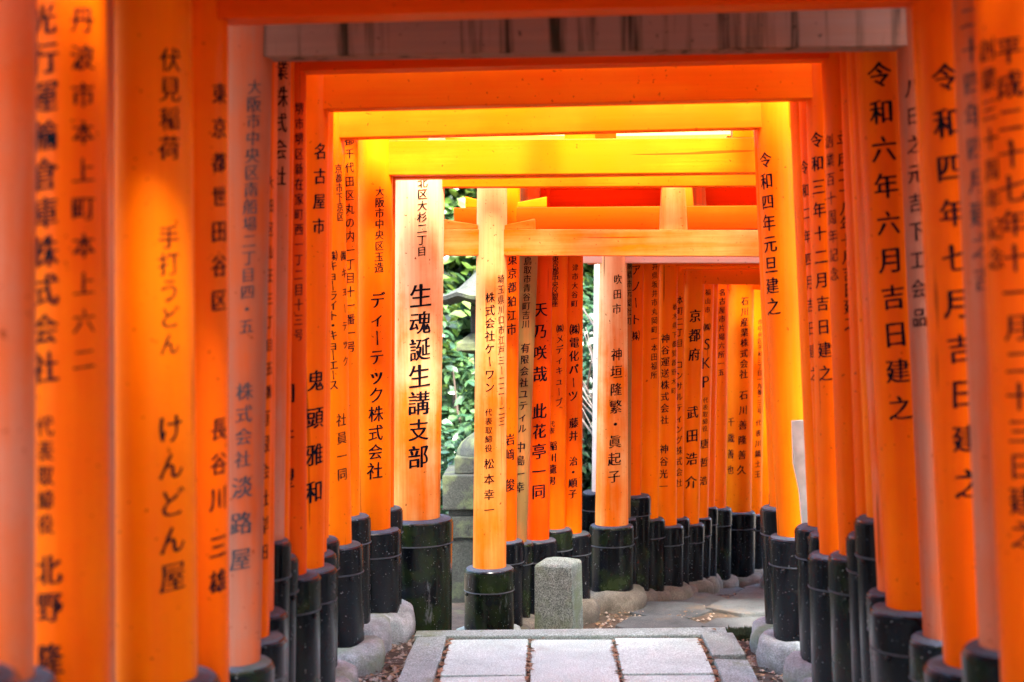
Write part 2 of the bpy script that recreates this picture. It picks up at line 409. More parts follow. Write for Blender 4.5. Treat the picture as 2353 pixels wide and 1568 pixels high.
def torii(label, D, left, right=None, nuki=(0.77, None), nh=0.135, mat='fresh', rmat=None, beam=None, texts=(), rtexts=(), width=2.0,
          stone='footing', black='black', rblack=None, seed=0, gap=0.27, stonebig=1.0, rstone=None, lintel=None, thick=0.10, roof=None, strut=1.0):
    rnd = random.Random(int(D * 1000) + seed)
    if stone == 'footing_tan': stonebig *= 0.85
    else: stonebig *= 1.12
    L = make_post('L', D, *left)
    if right: R = make_post('R', D, *right)
    else:
        kz = 0.018
        xr = L['axis'](L['zb']) + L['r'] + width + 0.08
        R = dict(side='R', D=D, r=0.085, axis=(lambda z, xr=xr, zb=L['zb']: xr - kz * (z - zb)), rz=lambda z: 0.085, zb=L['zb'] + rnd.uniform(-0.05, 0.05), rb=0.12, g=L['g'])
    g = L['g']
    origin = Vector(((L['axis'](g) + R['axis'](g)) / 2, D, g))
    root = empty('torii_gate', origin)
    tag(root, label, 'torii', 'torii gates lining the path')
    beam = beam or mat; rmat = rmat or mat; rblack = rblack or black; rstone = rstone or stone; lintel = lintel or beam
    # tie beam heights at both ends
    if isinstance(nuki[0], tuple):
        na = at(nuki[0][0], nuki[0][1], D); nb = at(nuki[1][0], nuki[1][1], D)
        sl = (nb.z - na.z) / (nb.x - na.x); zn = lambda x: na.z + sl * (x - na.x)
    else:
        zn = lambda x: EYE.z + nuki[0]
    xl, xr_ = L['axis'](zn(L['axis'](2.3))), R['axis'](zn(R['axis'](2.3)))
    ox = origin
    def loc(p): return (p[0] - ox.x, p[1] - ox.y, p[2] - ox.z)
    ymid = D
    th = thick / 2
    ztop = max(zn(xl), zn(xr_)) + nh + gap          # underside of the lower lintel
    # posts
    for P, m, bl, tx, sm in ((L, mat, black, texts, stone), (R, rmat, rblack, rtexts, rstone)):
        bm = bmesh.new(); zs = [P['g'] + 0.05, P['zb'], (P['zb'] + ztop) / 2, ztop + 0.02]
        lathe(bm, [(0, zs[0])] + [(P['rz'](z), z) for z in zs] + [(0, zs[-1])], 40, lambda z: (P['axis'](z), D))
        for v in bm.verts: v.co = Vector(loc(v.co))
        po = bm_obj('post', bm, m, root, smooth_angle=0.8)
        for t in tx: lettering(P, po, ox, *t)
        # black sleeve round the foot
        rb, zb, gg = P['rb'], P['zb'], P['g']
        hb = min(0.11, (zb - gg) * 0.24)
        fl = 1.0 + rnd.uniform(0.0, 0.03)
        bm = bmesh.new(); axz = (lambda z, P=P: (P['axis'](z), D))
        lathe(bm, [(P['rz'](zb) - 0.01, zb - 0.004), (rb - 0.005, zb), (rb, zb - 0.006), (rb, zb - hb), (rb * fl, gg + 0.04), (0, gg + 0.04)], 36, axz)
        for v in bm.verts: v.co = Vector(loc(v.co))
        so = bm_obj('sleeve', bm, bl, root, smooth_angle=0.5)
        bm = bmesh.new(); z1 = zb - hb
        lathe(bm, [(rb - 0.002, zb - 0.012), (rb + 0.004, zb - 0.014), (rb + 0.004, z1 - 0.011), (rb - 0.002, z1 - 0.012)], 36, axz)
        for v in bm.verts: v.co = Vector(loc(v.co))
        bm_obj('band', bm, bl, so, smooth_angle=0.5)
        bm = bmesh.new(); lathe(bm, [(rb + 0.001, z1 - 0.010), (rb + 0.0062, z1 - 0.012), (rb + 0.0062, z1 - 0.017), (rb + 0.001, z1 - 0.019)], 36, axz)
        for v in bm.verts: v.co = Vector(loc(v.co))
        bm_obj('band_lip', bm, 'trim', so, smooth_angle=0.5)
        bm = bmesh.new(); lathe(bm, [(P['rz'](zb) - 0.008, zb + 0.010), (rb - 0.014, zb + 0.006), (rb - 0.006, zb - 0.001)], 36, axz)
        for v in bm.verts: v.co = Vector(loc(v.co))
        bm_obj('cap', bm, 'captop', so, smooth_angle=0.5)
        for a in (rnd.uniform(-1.2, -0.4), rnd.uniform(0.3, 1.2)):
            bm = bmesh.new(); bmesh.ops.create_icosphere(bm, subdivisions=2, radius=0.010)
            for v in bm.verts: v.co.y *= 0.7
            c = Vector((P['axis'](z1) + (rb + 0.003) * math.sin(a), D - (rb + 0.003) * math.cos(a), z1 - 0.03))
            for v in bm.verts: v.co = Vector(loc(v.co + c))
            bm_obj('rivet', bm, bl, so, smooth_angle=3)
        # rounded footing stone
        bm = bmesh.new(); rs = rb + 0.075 * stonebig + rnd.uniform(-0.01, 0.015); hs = 0.135 * stonebig + rnd.uniform(-0.02, 0.02)
        prof = [(0, gg - 0.05), (rs * 0.93, gg - 0.05), (rs, gg + hs * 0.35), (rs * 0.985, gg + hs * 0.6), (rs * 0.93, gg + hs * 0.83), (rs * 0.82, gg + hs * 0.97), (rb * 0.9, gg + hs), (0, gg + hs)]
        lathe(bm, prof, 28, lambda z: (P['axis'](gg), D))
        p1, p2 = rnd.uniform(0, 6), rnd.uniform(0, 6)
        for v in bm.verts:
            dx, dy = v.co.x - P['axis'](gg), v.co.y - D; a = math.atan2(dy, dx)
            k = 1 + 0.05 * math.sin(2 * a + p1) + 0.025 * math.sin(5 * a + p2)
            v.co.x = P['axis'](gg) + dx * k; v.co.y = D + dy * k
            v.co.z += 0.008 * math.sin(3 * a + p2) * (1 if v.co.z > gg else 0)
            nz = mnoise.noise(Vector((dx * 14 + p1 * 9, dy * 14, v.co.z * 14))); v.co.x += dx * 0.07 * nz; v.co.y += dy * 0.07 * nz; v.co.z += 0.012 * nz
            v.co = Vector(loc(v.co))
        bm_obj('footing_stone', bm, sm, root, smooth_angle=1.2)
    # tie beam through both posts
    x0, x1 = xl - L['r'] - 0.24, xr_ + R['r'] + 0.24
    bm = bmesh.new()
    c = boxc(x0, x1, D - th, D + th, 0, nh); c = [(p[0], p[1], p[2] + zn(p[0])) for p in c]
    hexa(bm, [loc(p) for p in c]); bevel(bm, 0.004)
    bm_obj('tie_beam', bm, beam + '_x', root)
    # wedges beside the posts, on top of the tie beam
    for P, xc in ((L, xl), (R, xr_)):
        for s in (-1, 1):
            ln = rnd.uniform(0.14, 0.2); wi = xc + s * (P['r'] - 0.015); wo = xc + s * (P['r'] + ln)
            hi, ho = rnd.uniform(0.015, 0.03), rnd.uniform(0.05, 0.068)
            xa, xb = (wi, wo) if s > 0 else (wo, wi); ha, hb2 = (hi, ho) if s > 0 else (ho, hi)
            za, zb2 = zn(xa) + nh + 0.001, zn(xb) + nh + 0.001; t2 = th - 0.006
            bm = bmesh.new()
            hexa(bm, [loc(p) for p in ((xa, D - t2, za), (xb, D - t2, zb2), (xb, D + t2, zb2), (xa, D + t2, za),
                                       (xa, D - t2, za + ha), (xb, D - t2, zb2 + hb2), (xb, D + t2, zb2 + hb2), (xa, D + t2, za + ha))])
            bevel(bm, 0.0025, 1); bm_obj('wedge', bm, mat + '_x', root)
    # centre strut
    xm = (xl + xr_) / 2 + rnd.uniform(-0.02, 0.02); bm = bmesh.new(); w0, w1 = 0.078 * strut, 0.064 * strut; t2 = th - 0.008
    zc = zn(xm) + nh - 0.002
    hexa(bm, [loc(p) for p in ((xm - w0, D - t2, zc), (xm + w0, D - t2, zc), (xm + w0, D + t2, zc), (xm - w0, D + t2, zc),
                               (xm - w1, D - t2, ztop + 0.01), (xm + w1, D - t2, ztop + 0.01), (xm + w1, D + t2, ztop + 0.01), (xm - w1, D + t2, ztop + 0.01))])
    bevel(bm, 0.003, 1); bm_obj('centre_strut', bm, beam, root)
    # lower and upper lintel, ends swept up
    def lint(name, z0, h, half, over, peak, m):
        bm = bmesh.new(); N = 14; xa, xb = xl - over, xr_ + over; rings = []
        for i in range(N + 1):
            t = i / N; x = xa + (xb - xa) * t; up = 0.075 * abs(2 * t - 1) ** 3
            sect = [(-half, z0), (half, z0), (half, z0 + h), (0, z0 + h + peak), (-half, z0 + h)]
            rings.append([bm.verts.new(loc((x, D + y, z + up))) for y, z in sect])
        for a, b in zip(rings[:-1], rings[1:]):
            for k in range(5): bm.faces.new((a[k], a[(k + 1) % 5], b[(k + 1) % 5], b[k]))
        bm.faces.new(rings[0]); bm.faces.new(rings[-1][::-1])
        return bm_obj(name, bm, m + '_x', root, smooth_angle=0.4)
    if roof is None: roof = 0.15 if D < 5.5 else (0.06 if D < 8.4 else (0.05 if D < 9.3 else 0.038))
    lint('lower_lintel', ztop, 0.12, roof - 0.02, 0.40, 0.0, lintel)
    lint('upper_lintel', ztop + 0.121, 0.10, roof, 0.47, 0.035, lintel)
    return root

T = torii
# unseen gates added overhead and behind the camera to keep light out
def copy_tree(o, parent, col):
    c = o.copy(); col.objects.link(c); c.parent = parent
    for ch in o.children: copy_tree(ch, c, col)
    return c
g0 = T('vermilion torii added unseen to enclose the light, without lettering', 2.28, (0.16, (-20, 0), (-15, 1545), 1560), None, (0.80,), mat='fresh', width=2.05, roof=0.13)
bpy.context.view_layer.update()
for i in range(14):
    c = copy_tree(g0, None, COL); c.location = g0.location + Vector((random.uniform(-0.04, 0.04), -0.36 * (i + 1), random.uniform(-0.03, 0.03)))
    c['group'] = 'torii gates behind the viewer'
g0['group'] = 'torii gates behind the viewer'
# nearest gates of the tunnel -------------------------------------------------
T('faded pink torii at the path edge, pale blotches on its left post', 2.75, (0.17, (80, 0), (73, 1545), 1568, 125), None, (0.80,), mat='faded', width=2.0, roof=0.08)
T('orange torii dated Heisei 27 平成二十七年 on its right post', 3.1, (0.165, (242, 0), (250, 1568), 1650), (0.17, (2241, 0), (2302, 1540), 1640), (0.79,), mat='fresh',
  texts=[('光行運輸倉庫株式会社', 100, 45, 103, 845, 78, 1.5), ('代表取締役', 103, 980, 105, 1205, 52, 1.3), ('北野', 110, 1310, 112, 1395, 74, 1.5), ('隆', 113, 1515, 113, 1515, 78, 1.5),
         ('丹波市本上町本上六二', 190, 45, 194, 825, 62, 1.1)],
  rtexts=[('平成二十七年十一月二十三日建之', 2318, 115, 2352, 1230, 68, 1.2), ('創業三十周年記念', 2268, 115, 2288, 595, 55, 0.9)])
T('weathered pink torii with faded black date on its right post', 3.33, (0.15, (259, 0), (262, 1568), 1640), (0.15, (2190, 0), (2254, 1524), 1492, 2216), (0.79,), mat='faded', rmat='faded', rblack='blackmoss',
  rtexts=[('二十四年四月建之吉', 2228, 40, 2262, 640, 62, 1.2, 'inkfaded')])
T('orange torii with flowing hiragana letters on its wide left post', 3.56, (0.205, (438, 0), (452, 1568), 1562, 500), (0.15, (2206, 0), (2268, 1540), 1600), (0.785,), mat='bright',
  texts=[('伏見稲荷', 392, 138, 390, 340, 60, 1.0), ('手打うどん', 388, 545, 390, 790, 58, 0.9), ('けんどん屋', 392, 985, 398, 1325, 72, 1.1)])
T('deep orange torii dated July of Reiwa 4 令和四年七月', 3.85, (0.165, (523, 60), (525, 1568), 1620), (0.165, (2096, 30), (2171, 1540), 1532, 2128), ((525, 52), (2095, 10)), nh=0.16, mat='fresh', beam='deep',
  texts=[('東京都世田谷区', 505, 215, 504, 690, 52, 1.4), ('長谷川', 504, 985, 503, 1145, 58, 1.4), ('三雄', 503, 1255, 503, 1335, 58, 1.4)],
  rtexts=[('令和四年七月吉日建之', 2172, 178, 2226, 1112, 70, 1.4)])
T('grey weathered torii with dark streaks down its tie beam', 4.4, (0.16, (627, 60), (597, 1530), 1524, 627), (0.15, (2062, 126), (2123, 1469), 1468, 2091), ((627, 137), (2062, 112)), nh=0.118, mat='grey', beam='greybeam', black='blackmoss', rblack='blackmoss',
  texts=[('大阪市中央区南船場二丁目四・五', 585, 200, 566, 750, 38, 1.2, 'inkfaded'), ('株式会社', 562, 900, 558, 1055, 44, 1.3, 'inkfaded'), ('淡路屋', 557, 1120, 553, 1285, 56, 1.4, 'inkfaded')],
  rtexts=[('八日之元吉下工会品', 2098, 200, 2112, 730, 46, 1.2)])
T('orange torii dated June of Reiwa 6 令和六年六月', 4.62, (0.15, (630, 300), (618, 1470), 1466, 655), (0.165, (1966, 126), (2038, 1403), 1400, 2001), (0.84,), mat='fresh',
  texts=[('大田区山王三丁目五番', 621, 420, 618, 900, 34, 1.2), ('有限会社岸田', 608, 960, 604, 1270, 42, 1.3)],
  rtexts=[('令和六年六月吉日建之', 2020, 172, 2068, 938, 62, 1.35)])
T('torii whose right post has a long pale worn strip', 4.77, (0.14, (638, 150), (628, 1415), 1408, 658), (0.12, (1953, 126), (2018, 1368), 1362, 1993), (0.86,), mat='halffaded', rmat='halffaded')
T('pale pink torii with unusually tall black feet', 4.92, (0.14, (668, 140), (652, 1240), 1243, 661), (0.14, (1945, 126), (1992, 1190), 1193, 1966), (0.88,), mat='faded', rmat='bright', black='black',
  texts=[('産業株式会社', 646, 100, 641, 405, 50, 1.1)])
T('orange torii mostly hidden behind the pale pink gate', 5.06, (0.14, (676, 140), (664, 1280), 1280, 683), (0.14, (1930, 126), (1968, 1200), 1230), (0.89,), mat='fresh')
T('torii dated Heisei 28 平成二十八年 with a second small column', 5.22, (0.15, (703, 170), (704, 1320), 1322, 734), (0.165, (1888, 126), (1929, 1273), 1278, 1905), ((705, 168), (1886, 140)), nh=0.13, mat='deep', rmat='fresh', beam='deep', black='blackmoss', rblack='blackmoss',
  texts=[('堺市堺区新在家町西一丁二目十三号', 688, 250, 686, 770, 30, 1.0), ('国井望', 657, 905, 655, 1100, 48, 1.3)],
  rtexts=[('平成二十八年七月吉日建之', 1940, 325, 1957, 742, 38, 1.0), ('創業百十周年記念', 1905, 325, 1917, 630, 34, 0.7)])
T('orange torii reading Nagoya city 名古屋市 and dated Reiwa 3 on the right', 5.66, (0.17, (757, 170), (744, 1305), 1306, 772), (0.165, (1850, 141), (1884, 1273), 1276, 1859), ((757, 255), (1848, 230)), nh=0.16, mat='fresh', beam='fresh',
  texts=[('名古屋市', 737, 348, 733, 520, 40, 1.3), ('鬼頭雅和', 727, 875, 723, 1130, 54, 1.4)],
  rtexts=[('令和三年十二月吉日建之', 1876, 322, 1896, 858, 38, 1.2)])
T('slim torii dated Reiwa 2 令和二年 behind the Nagoya city gate', 5.85, (0.14, (760, 250), (750, 1270), 1272, 771), (0.13, (1836, 237), (1880, 1226), 1228, 1859), (0.885,), mat='fresh', roof=0.055,
  rtexts=[('令和二年四月吉日建之', 1848, 385, 1870, 860, 34, 1.1)])
T('orange torii with an added pale gap board against its right post', 6.02, (0.14, (766, 250), (755, 1240), 1240, 778), (0.14, (1815, 237), (1857, 1210), 1212, 1828), (0.90,), mat='bright', stonebig=1.1, roof=0.05)
T('bright torii dated New Year of Reiwa 4 令和四年元旦', 6.56, (0.17, (790, 262), (808, 1255), 1252, 832), (0.16, (1735, 240), (1787, 1232), 1234, 1767), ((790, 320), (1733, 297)), nh=0.17, mat='bright', beam='fresh', gap=0.2, roof=0.065,
  texts=[('京都市下京区', 778, 388, 782, 498, 23, 0.9), ('㈱キョーライト・キョーエース', 764, 588, 766, 885, 26, 0.9), ('社員一同', 785, 965, 787, 1090, 32, 1.0), ('㈱キョーテック', 790, 588, 794, 830, 25, 0.9)],
  rtexts=[('令和四年元旦建之', 1758, 368, 1776, 705, 40, 1.1)])
T('orange torii reading Chiyoda ward 千代田区 in one long column', 6.86, (0.14, (822, 320), (826, 1190), 1187, 850), (0.14, (1733, 320), (1769, 1165), 1167, 1748), (0.83,), mat='bright', roof=0.055, gap=0.5, strut=0.35,
  texts=[('都千代田区丸の内一丁目十一番一号', 803, 322, 806, 797, 27, 1.0)])
T('bright yellow orange torii with large katakana down its left post', 7.2, (0.187, (903, 320), (897, 1215), 1217, 920), (0.16, (1750, 320), (1800, 1210), 1212), ((903, 405), (1733, 399)), nh=0.175, mat='bright', beam='fresh', gap=0.14,
  texts=[('大阪市中央区玉造', 873, 440, 871, 615, 24, 0.9), ('ディーテック株式会社', 868, 690, 862, 1082, 40, 1.1)])
T('narrow torii tucked behind the broad pale post', 7.31, (0.12, (909, 410), (905, 1170), 1168, 924), (0.14, (1760, 410), (1805, 1210), 1212), (0.63,), mat='fresh', roof=0.045, gap=0.6, strut=0.4)
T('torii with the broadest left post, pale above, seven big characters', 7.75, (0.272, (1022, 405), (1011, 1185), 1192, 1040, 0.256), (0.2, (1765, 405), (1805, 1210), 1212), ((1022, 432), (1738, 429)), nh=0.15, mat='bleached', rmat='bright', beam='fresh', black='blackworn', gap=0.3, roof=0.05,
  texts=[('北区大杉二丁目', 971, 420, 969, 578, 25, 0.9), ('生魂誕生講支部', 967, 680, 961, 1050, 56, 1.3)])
T('torii painted pale at the top as if lit, reading Saitama 埼玉県 with wedges on its beam', 8.2, (0.172, (1165, 430), (1163, 1300), 1305, 1181, 0.193), None, ((1097, 588), (1743, 590)), nh=0.15, mat='lightlyfaded', beam='bleachedbeam', lintel='deep', black='blackworn', gap=0.26, roof=0.055,
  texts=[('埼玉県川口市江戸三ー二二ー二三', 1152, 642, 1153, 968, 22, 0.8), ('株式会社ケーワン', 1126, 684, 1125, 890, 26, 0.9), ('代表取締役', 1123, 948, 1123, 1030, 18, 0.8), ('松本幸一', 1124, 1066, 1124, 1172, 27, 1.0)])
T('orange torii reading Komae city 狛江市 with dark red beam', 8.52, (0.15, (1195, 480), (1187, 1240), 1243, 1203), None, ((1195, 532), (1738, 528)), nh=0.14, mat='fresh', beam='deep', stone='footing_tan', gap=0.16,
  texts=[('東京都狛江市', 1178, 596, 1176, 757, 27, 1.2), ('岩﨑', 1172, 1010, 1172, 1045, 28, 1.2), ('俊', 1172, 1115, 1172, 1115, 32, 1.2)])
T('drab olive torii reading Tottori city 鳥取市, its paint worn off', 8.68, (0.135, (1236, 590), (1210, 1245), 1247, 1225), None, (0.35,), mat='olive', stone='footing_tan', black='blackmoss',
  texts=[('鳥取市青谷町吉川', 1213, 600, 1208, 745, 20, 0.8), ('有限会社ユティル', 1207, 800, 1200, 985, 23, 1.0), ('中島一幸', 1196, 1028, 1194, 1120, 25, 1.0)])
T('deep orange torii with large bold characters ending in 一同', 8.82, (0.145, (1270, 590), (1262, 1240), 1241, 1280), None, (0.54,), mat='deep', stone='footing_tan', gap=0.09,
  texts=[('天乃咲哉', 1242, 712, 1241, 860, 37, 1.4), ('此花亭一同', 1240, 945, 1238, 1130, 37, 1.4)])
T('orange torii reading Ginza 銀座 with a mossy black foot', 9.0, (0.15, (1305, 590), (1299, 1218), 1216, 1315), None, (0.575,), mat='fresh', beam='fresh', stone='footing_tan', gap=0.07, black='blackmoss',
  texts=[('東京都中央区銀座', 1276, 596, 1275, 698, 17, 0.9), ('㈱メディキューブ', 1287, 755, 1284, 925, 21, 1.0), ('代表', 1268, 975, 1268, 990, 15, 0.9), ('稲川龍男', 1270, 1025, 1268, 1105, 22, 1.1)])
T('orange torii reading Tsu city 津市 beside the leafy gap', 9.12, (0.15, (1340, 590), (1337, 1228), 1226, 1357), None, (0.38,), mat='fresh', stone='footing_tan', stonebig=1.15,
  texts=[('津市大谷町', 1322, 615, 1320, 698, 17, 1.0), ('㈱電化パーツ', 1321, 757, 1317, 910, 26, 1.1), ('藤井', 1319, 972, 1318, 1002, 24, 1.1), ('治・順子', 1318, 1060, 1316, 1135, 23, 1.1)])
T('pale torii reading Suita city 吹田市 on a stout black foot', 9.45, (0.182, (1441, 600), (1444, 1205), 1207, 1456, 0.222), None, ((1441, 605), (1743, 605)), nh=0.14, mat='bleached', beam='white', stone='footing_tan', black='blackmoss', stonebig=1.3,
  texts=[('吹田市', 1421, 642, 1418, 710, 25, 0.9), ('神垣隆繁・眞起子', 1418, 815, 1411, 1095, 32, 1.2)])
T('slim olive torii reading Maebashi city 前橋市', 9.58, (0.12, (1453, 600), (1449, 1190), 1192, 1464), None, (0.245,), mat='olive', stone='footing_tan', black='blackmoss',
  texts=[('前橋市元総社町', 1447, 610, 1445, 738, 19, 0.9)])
T('torii painted white as if in full sun, standing apart beside the leafy gap', 10.6, (0.16, (1415, 600), (1409, 1130), 1131, 1442), None, (0.30,), mat='white', black='black', width=1.2)
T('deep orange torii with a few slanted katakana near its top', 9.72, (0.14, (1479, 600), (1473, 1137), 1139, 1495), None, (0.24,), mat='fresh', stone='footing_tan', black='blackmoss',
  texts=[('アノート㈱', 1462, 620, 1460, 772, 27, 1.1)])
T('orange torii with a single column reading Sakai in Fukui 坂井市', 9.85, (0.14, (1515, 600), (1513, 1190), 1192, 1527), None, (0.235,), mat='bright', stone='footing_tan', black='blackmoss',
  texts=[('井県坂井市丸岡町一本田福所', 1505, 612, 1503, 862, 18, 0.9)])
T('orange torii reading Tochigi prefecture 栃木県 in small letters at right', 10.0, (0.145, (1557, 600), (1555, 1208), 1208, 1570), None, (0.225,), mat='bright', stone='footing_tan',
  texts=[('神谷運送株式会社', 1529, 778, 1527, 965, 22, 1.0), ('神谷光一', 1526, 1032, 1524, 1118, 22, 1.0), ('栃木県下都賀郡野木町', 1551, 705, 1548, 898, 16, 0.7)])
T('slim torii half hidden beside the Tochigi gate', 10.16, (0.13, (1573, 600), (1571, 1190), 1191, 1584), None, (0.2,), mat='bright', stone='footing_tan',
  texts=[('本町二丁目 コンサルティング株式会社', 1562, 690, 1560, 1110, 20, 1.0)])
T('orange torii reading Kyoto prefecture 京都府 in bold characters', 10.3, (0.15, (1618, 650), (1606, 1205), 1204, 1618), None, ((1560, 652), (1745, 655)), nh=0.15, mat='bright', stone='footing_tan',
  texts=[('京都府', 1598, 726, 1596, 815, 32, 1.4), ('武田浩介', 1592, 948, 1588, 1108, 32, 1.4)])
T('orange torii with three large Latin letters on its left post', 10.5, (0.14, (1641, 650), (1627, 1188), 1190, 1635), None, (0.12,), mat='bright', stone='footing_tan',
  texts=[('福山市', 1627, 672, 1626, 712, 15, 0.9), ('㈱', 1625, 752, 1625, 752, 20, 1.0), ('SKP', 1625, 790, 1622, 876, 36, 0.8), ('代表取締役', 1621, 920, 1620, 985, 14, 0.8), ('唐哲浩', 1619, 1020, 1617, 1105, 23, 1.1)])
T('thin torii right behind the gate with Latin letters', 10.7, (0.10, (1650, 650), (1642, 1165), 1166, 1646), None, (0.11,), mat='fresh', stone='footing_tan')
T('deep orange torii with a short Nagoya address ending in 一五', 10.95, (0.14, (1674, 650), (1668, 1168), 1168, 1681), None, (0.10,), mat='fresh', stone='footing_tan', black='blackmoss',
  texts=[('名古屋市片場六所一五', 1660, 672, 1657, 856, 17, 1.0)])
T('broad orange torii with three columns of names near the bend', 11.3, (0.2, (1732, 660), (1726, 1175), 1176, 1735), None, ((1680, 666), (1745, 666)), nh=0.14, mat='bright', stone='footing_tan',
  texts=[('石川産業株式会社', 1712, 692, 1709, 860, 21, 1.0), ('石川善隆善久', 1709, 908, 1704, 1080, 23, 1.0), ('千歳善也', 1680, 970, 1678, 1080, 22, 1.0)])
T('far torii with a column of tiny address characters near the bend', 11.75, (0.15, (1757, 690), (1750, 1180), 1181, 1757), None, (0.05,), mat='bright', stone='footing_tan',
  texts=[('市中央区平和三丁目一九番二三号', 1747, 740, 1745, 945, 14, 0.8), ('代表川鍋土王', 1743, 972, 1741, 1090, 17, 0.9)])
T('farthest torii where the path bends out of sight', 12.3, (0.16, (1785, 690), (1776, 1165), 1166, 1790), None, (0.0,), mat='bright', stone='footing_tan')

# ------------------------------------------------------------------ paving, kerbs, soil
def slab(bm, pts, z0, z1, rnd, jit=0.004):
    n = len(pts)
    lo = [bm.verts.new((p[0], p[1], z0)) for p in pts]
    hi = [bm.verts.new((p[0] + rnd.uniform(-jit, jit), p[1] + rnd.uniform(-jit, jit), z1 + rnd.uniform(-jit, jit) * 0.6)) for p in pts]
    bm.faces.new(lo[::-1]); bm.faces.new(hi)
    for k in range(n): bm.faces.new((lo[k], lo[(k + 1) % n], hi[(k + 1) % n], hi[k]))
    bmesh.ops.bevel(bm, geom=[e for e in bm.edges if all(v in hi for v in e.verts)] + [e for e in bm.edges if (e.verts[0] in hi) != (e.verts[1] in hi)], offset=0.008, segments=2, affect='EDGES', profile=0.6)
rp = random.Random(3)
bm = bmesh.new(); hexa(bm, boxc(-0.70, 0.85, -3.2, 7.10, -0.35, -0.035))
path = bm_obj('stone_path', bm, 'soil'); tag(path, kind='structure')
def piece(name, pts, z0, z1, mat, parent, jit=0.004):
    bm = bmesh.new(); slab(bm, pts, z0, z1, rp, jit); return bm_obj(name, bm, mat, parent)
XS = (-0.528, -0.123, 0.291, 0.715); gp = 0.0075
y = 7.03; row = 0
while y > -3.0:
    dep = 0.70 if row else 0.69
    for a, b in zip(XS[:-1], XS[1:]):
        dd = dep + rp.uniform(-0.004, 0.004)
        piece('paving_slab', [(a + gp, y - dd + gp), (b - gp, y - dd + gp), (b - gp, y - gp), (a + gp, y - gp)], -0.12, rp.uniform(-0.006, 0.002), 'granite', path)
    y -= dep; row += 1
# cross kerb and side kerbs
piece('kerb_stone', [(-0.70, 7.045), (0.86, 7.045), (0.86, 7.185), (-0.70, 7.185)], -0.20, 0.012, 'kerb', path, 0.006)
y = 7.04; k = 0
while y > -3:
    ln = 0.62 if k else 0.5
    piece('kerb_stone', [(-0.695, y - ln + 0.004), (-0.54, y - ln + 0.004), (-0.54, y - 0.005), (-0.695, y - 0.005)], -0.2, 0.014 + rp.uniform(-0.004, 0.006), 'kerb', path, 0.006)
    piece('kerb_stone', [(0.728, y - ln * 0.85 + 0.004), (0.885, y - ln * 0.85 + 0.004), (0.885, y - 0.005), (0.728, y - 0.005)], -0.2, 0.016 + rp.uniform(-0.004, 0.006), 'kerb', path, 0.006)
    y -= ln; k += 1
# step block below the cross kerb
bm = bmesh.new(); hexa(bm, boxc(-0.66, 0.83, 7.08, 7.15, -0.42, -0.05)); o = bm_obj('step_riser', bm, 'kerb', path)

def bump_sheet(name, x0, x1, y0, y1, nx, ny, zf, mat, amp=0.012, kind='structure'):
    V, F = [], []; r = random.Random(hash(name) % 999)
    for j in range(ny + 1):
        for i in range(nx + 1):
            x = x0 + (x1 - x0) * i / nx; yy = y0 + (y1 - y0) * j / ny
            z = zf(x, yy) + amp * (math.sin(x * 11 + yy * 7) * 0.5 + math.sin(x * 23 - yy * 17) * 0.3 + math.sin(x * 5 + yy * 31) * 0.3)
            V.append((x, yy, z))
    for j in range(ny):
        for i in range(nx):
            a = j * (nx + 1) + i; F.append((a, a + 1, a + nx + 2, a + nx + 1))
    o = pyd(name, V, F, mat, smooth=True); return tag(o, kind=kind)
def bank(x, yy):
    t = min(1.0, max(0.0, (yy - 7.28) / 0.14)); return -0.03 - 0.34 * t
bump_sheet('soil_verge', -3.2, -0.69, -3.2, 7.5, 70, 260, bank, 'soil', 0.010)
bump_sheet('soil_verge', 0.875, 3.4, -3.2, 7.5, 70, 260, bank, 'soil', 0.010)
def far_z(x, yy): return ground(max(7.5, yy)) - 0.005 + (0.04 * max(0, -x - 1.0) if x < -1 else 0)
bump_sheet('ground', -14, 14, 7.16, 30, 120, 110, far_z, 'soil', 0.012)
bm = bmesh.new(); hexa(bm, boxc(-150, 150, -150, 150, -4.2, -4.0)); tag(bm_obj('terrain', bm, 'terrain'), kind='structure')
for sx in (-1, 1):
    o = bump_sheet('side_ground', *( (-14, -3.2) if sx < 0 else (3.4, 14)), -12, 7.16, 30, 40, lambda x, yy: -0.06, 'terrain', 0.03)
# irregular flagstones of the lower path
fp = empty('lower_path', (0, 7.2, -0.37)); tag(fp, kind='structure')
rf = random.Random(11)
cells = []
for j in range(12):
    yy = 7.35 + j * 0.5
    xo = 0.12 + 0.10 * max(0, yy - 7.3) + 0.16 * max(0, yy - 8.8)
    for i in range(3): cells.append((xo + 0.36 + i * 0.58 + rf.uniform(-0.04, 0.04), yy + rf.uniform(-0.06, 0.06)))
for (cx, cy) in cells:
    pts = []; n = 6
    for k in range(n):
        a = 2 * math.pi * k / n + rf.uniform(-0.16, 0.16)
        pts.append((cx + 0.31 * math.cos(a) * rf.uniform(0.9, 1.06), cy + 0.265 * math.sin(a) * rf.uniform(0.92, 1.08)))
    g = ground(max(7.5, cy))
    bm = bmesh.new(); slab(bm, pts, -0.08, 0.022 + rf.uniform(-0.008, 0.012), rf, 0.008)
    for v in bm.verts: v.co = Vector((v.co.x, v.co.y - 7.2, v.co.z + g + 0.37))
    bm_obj('flagstone', bm, 'flag', fp)
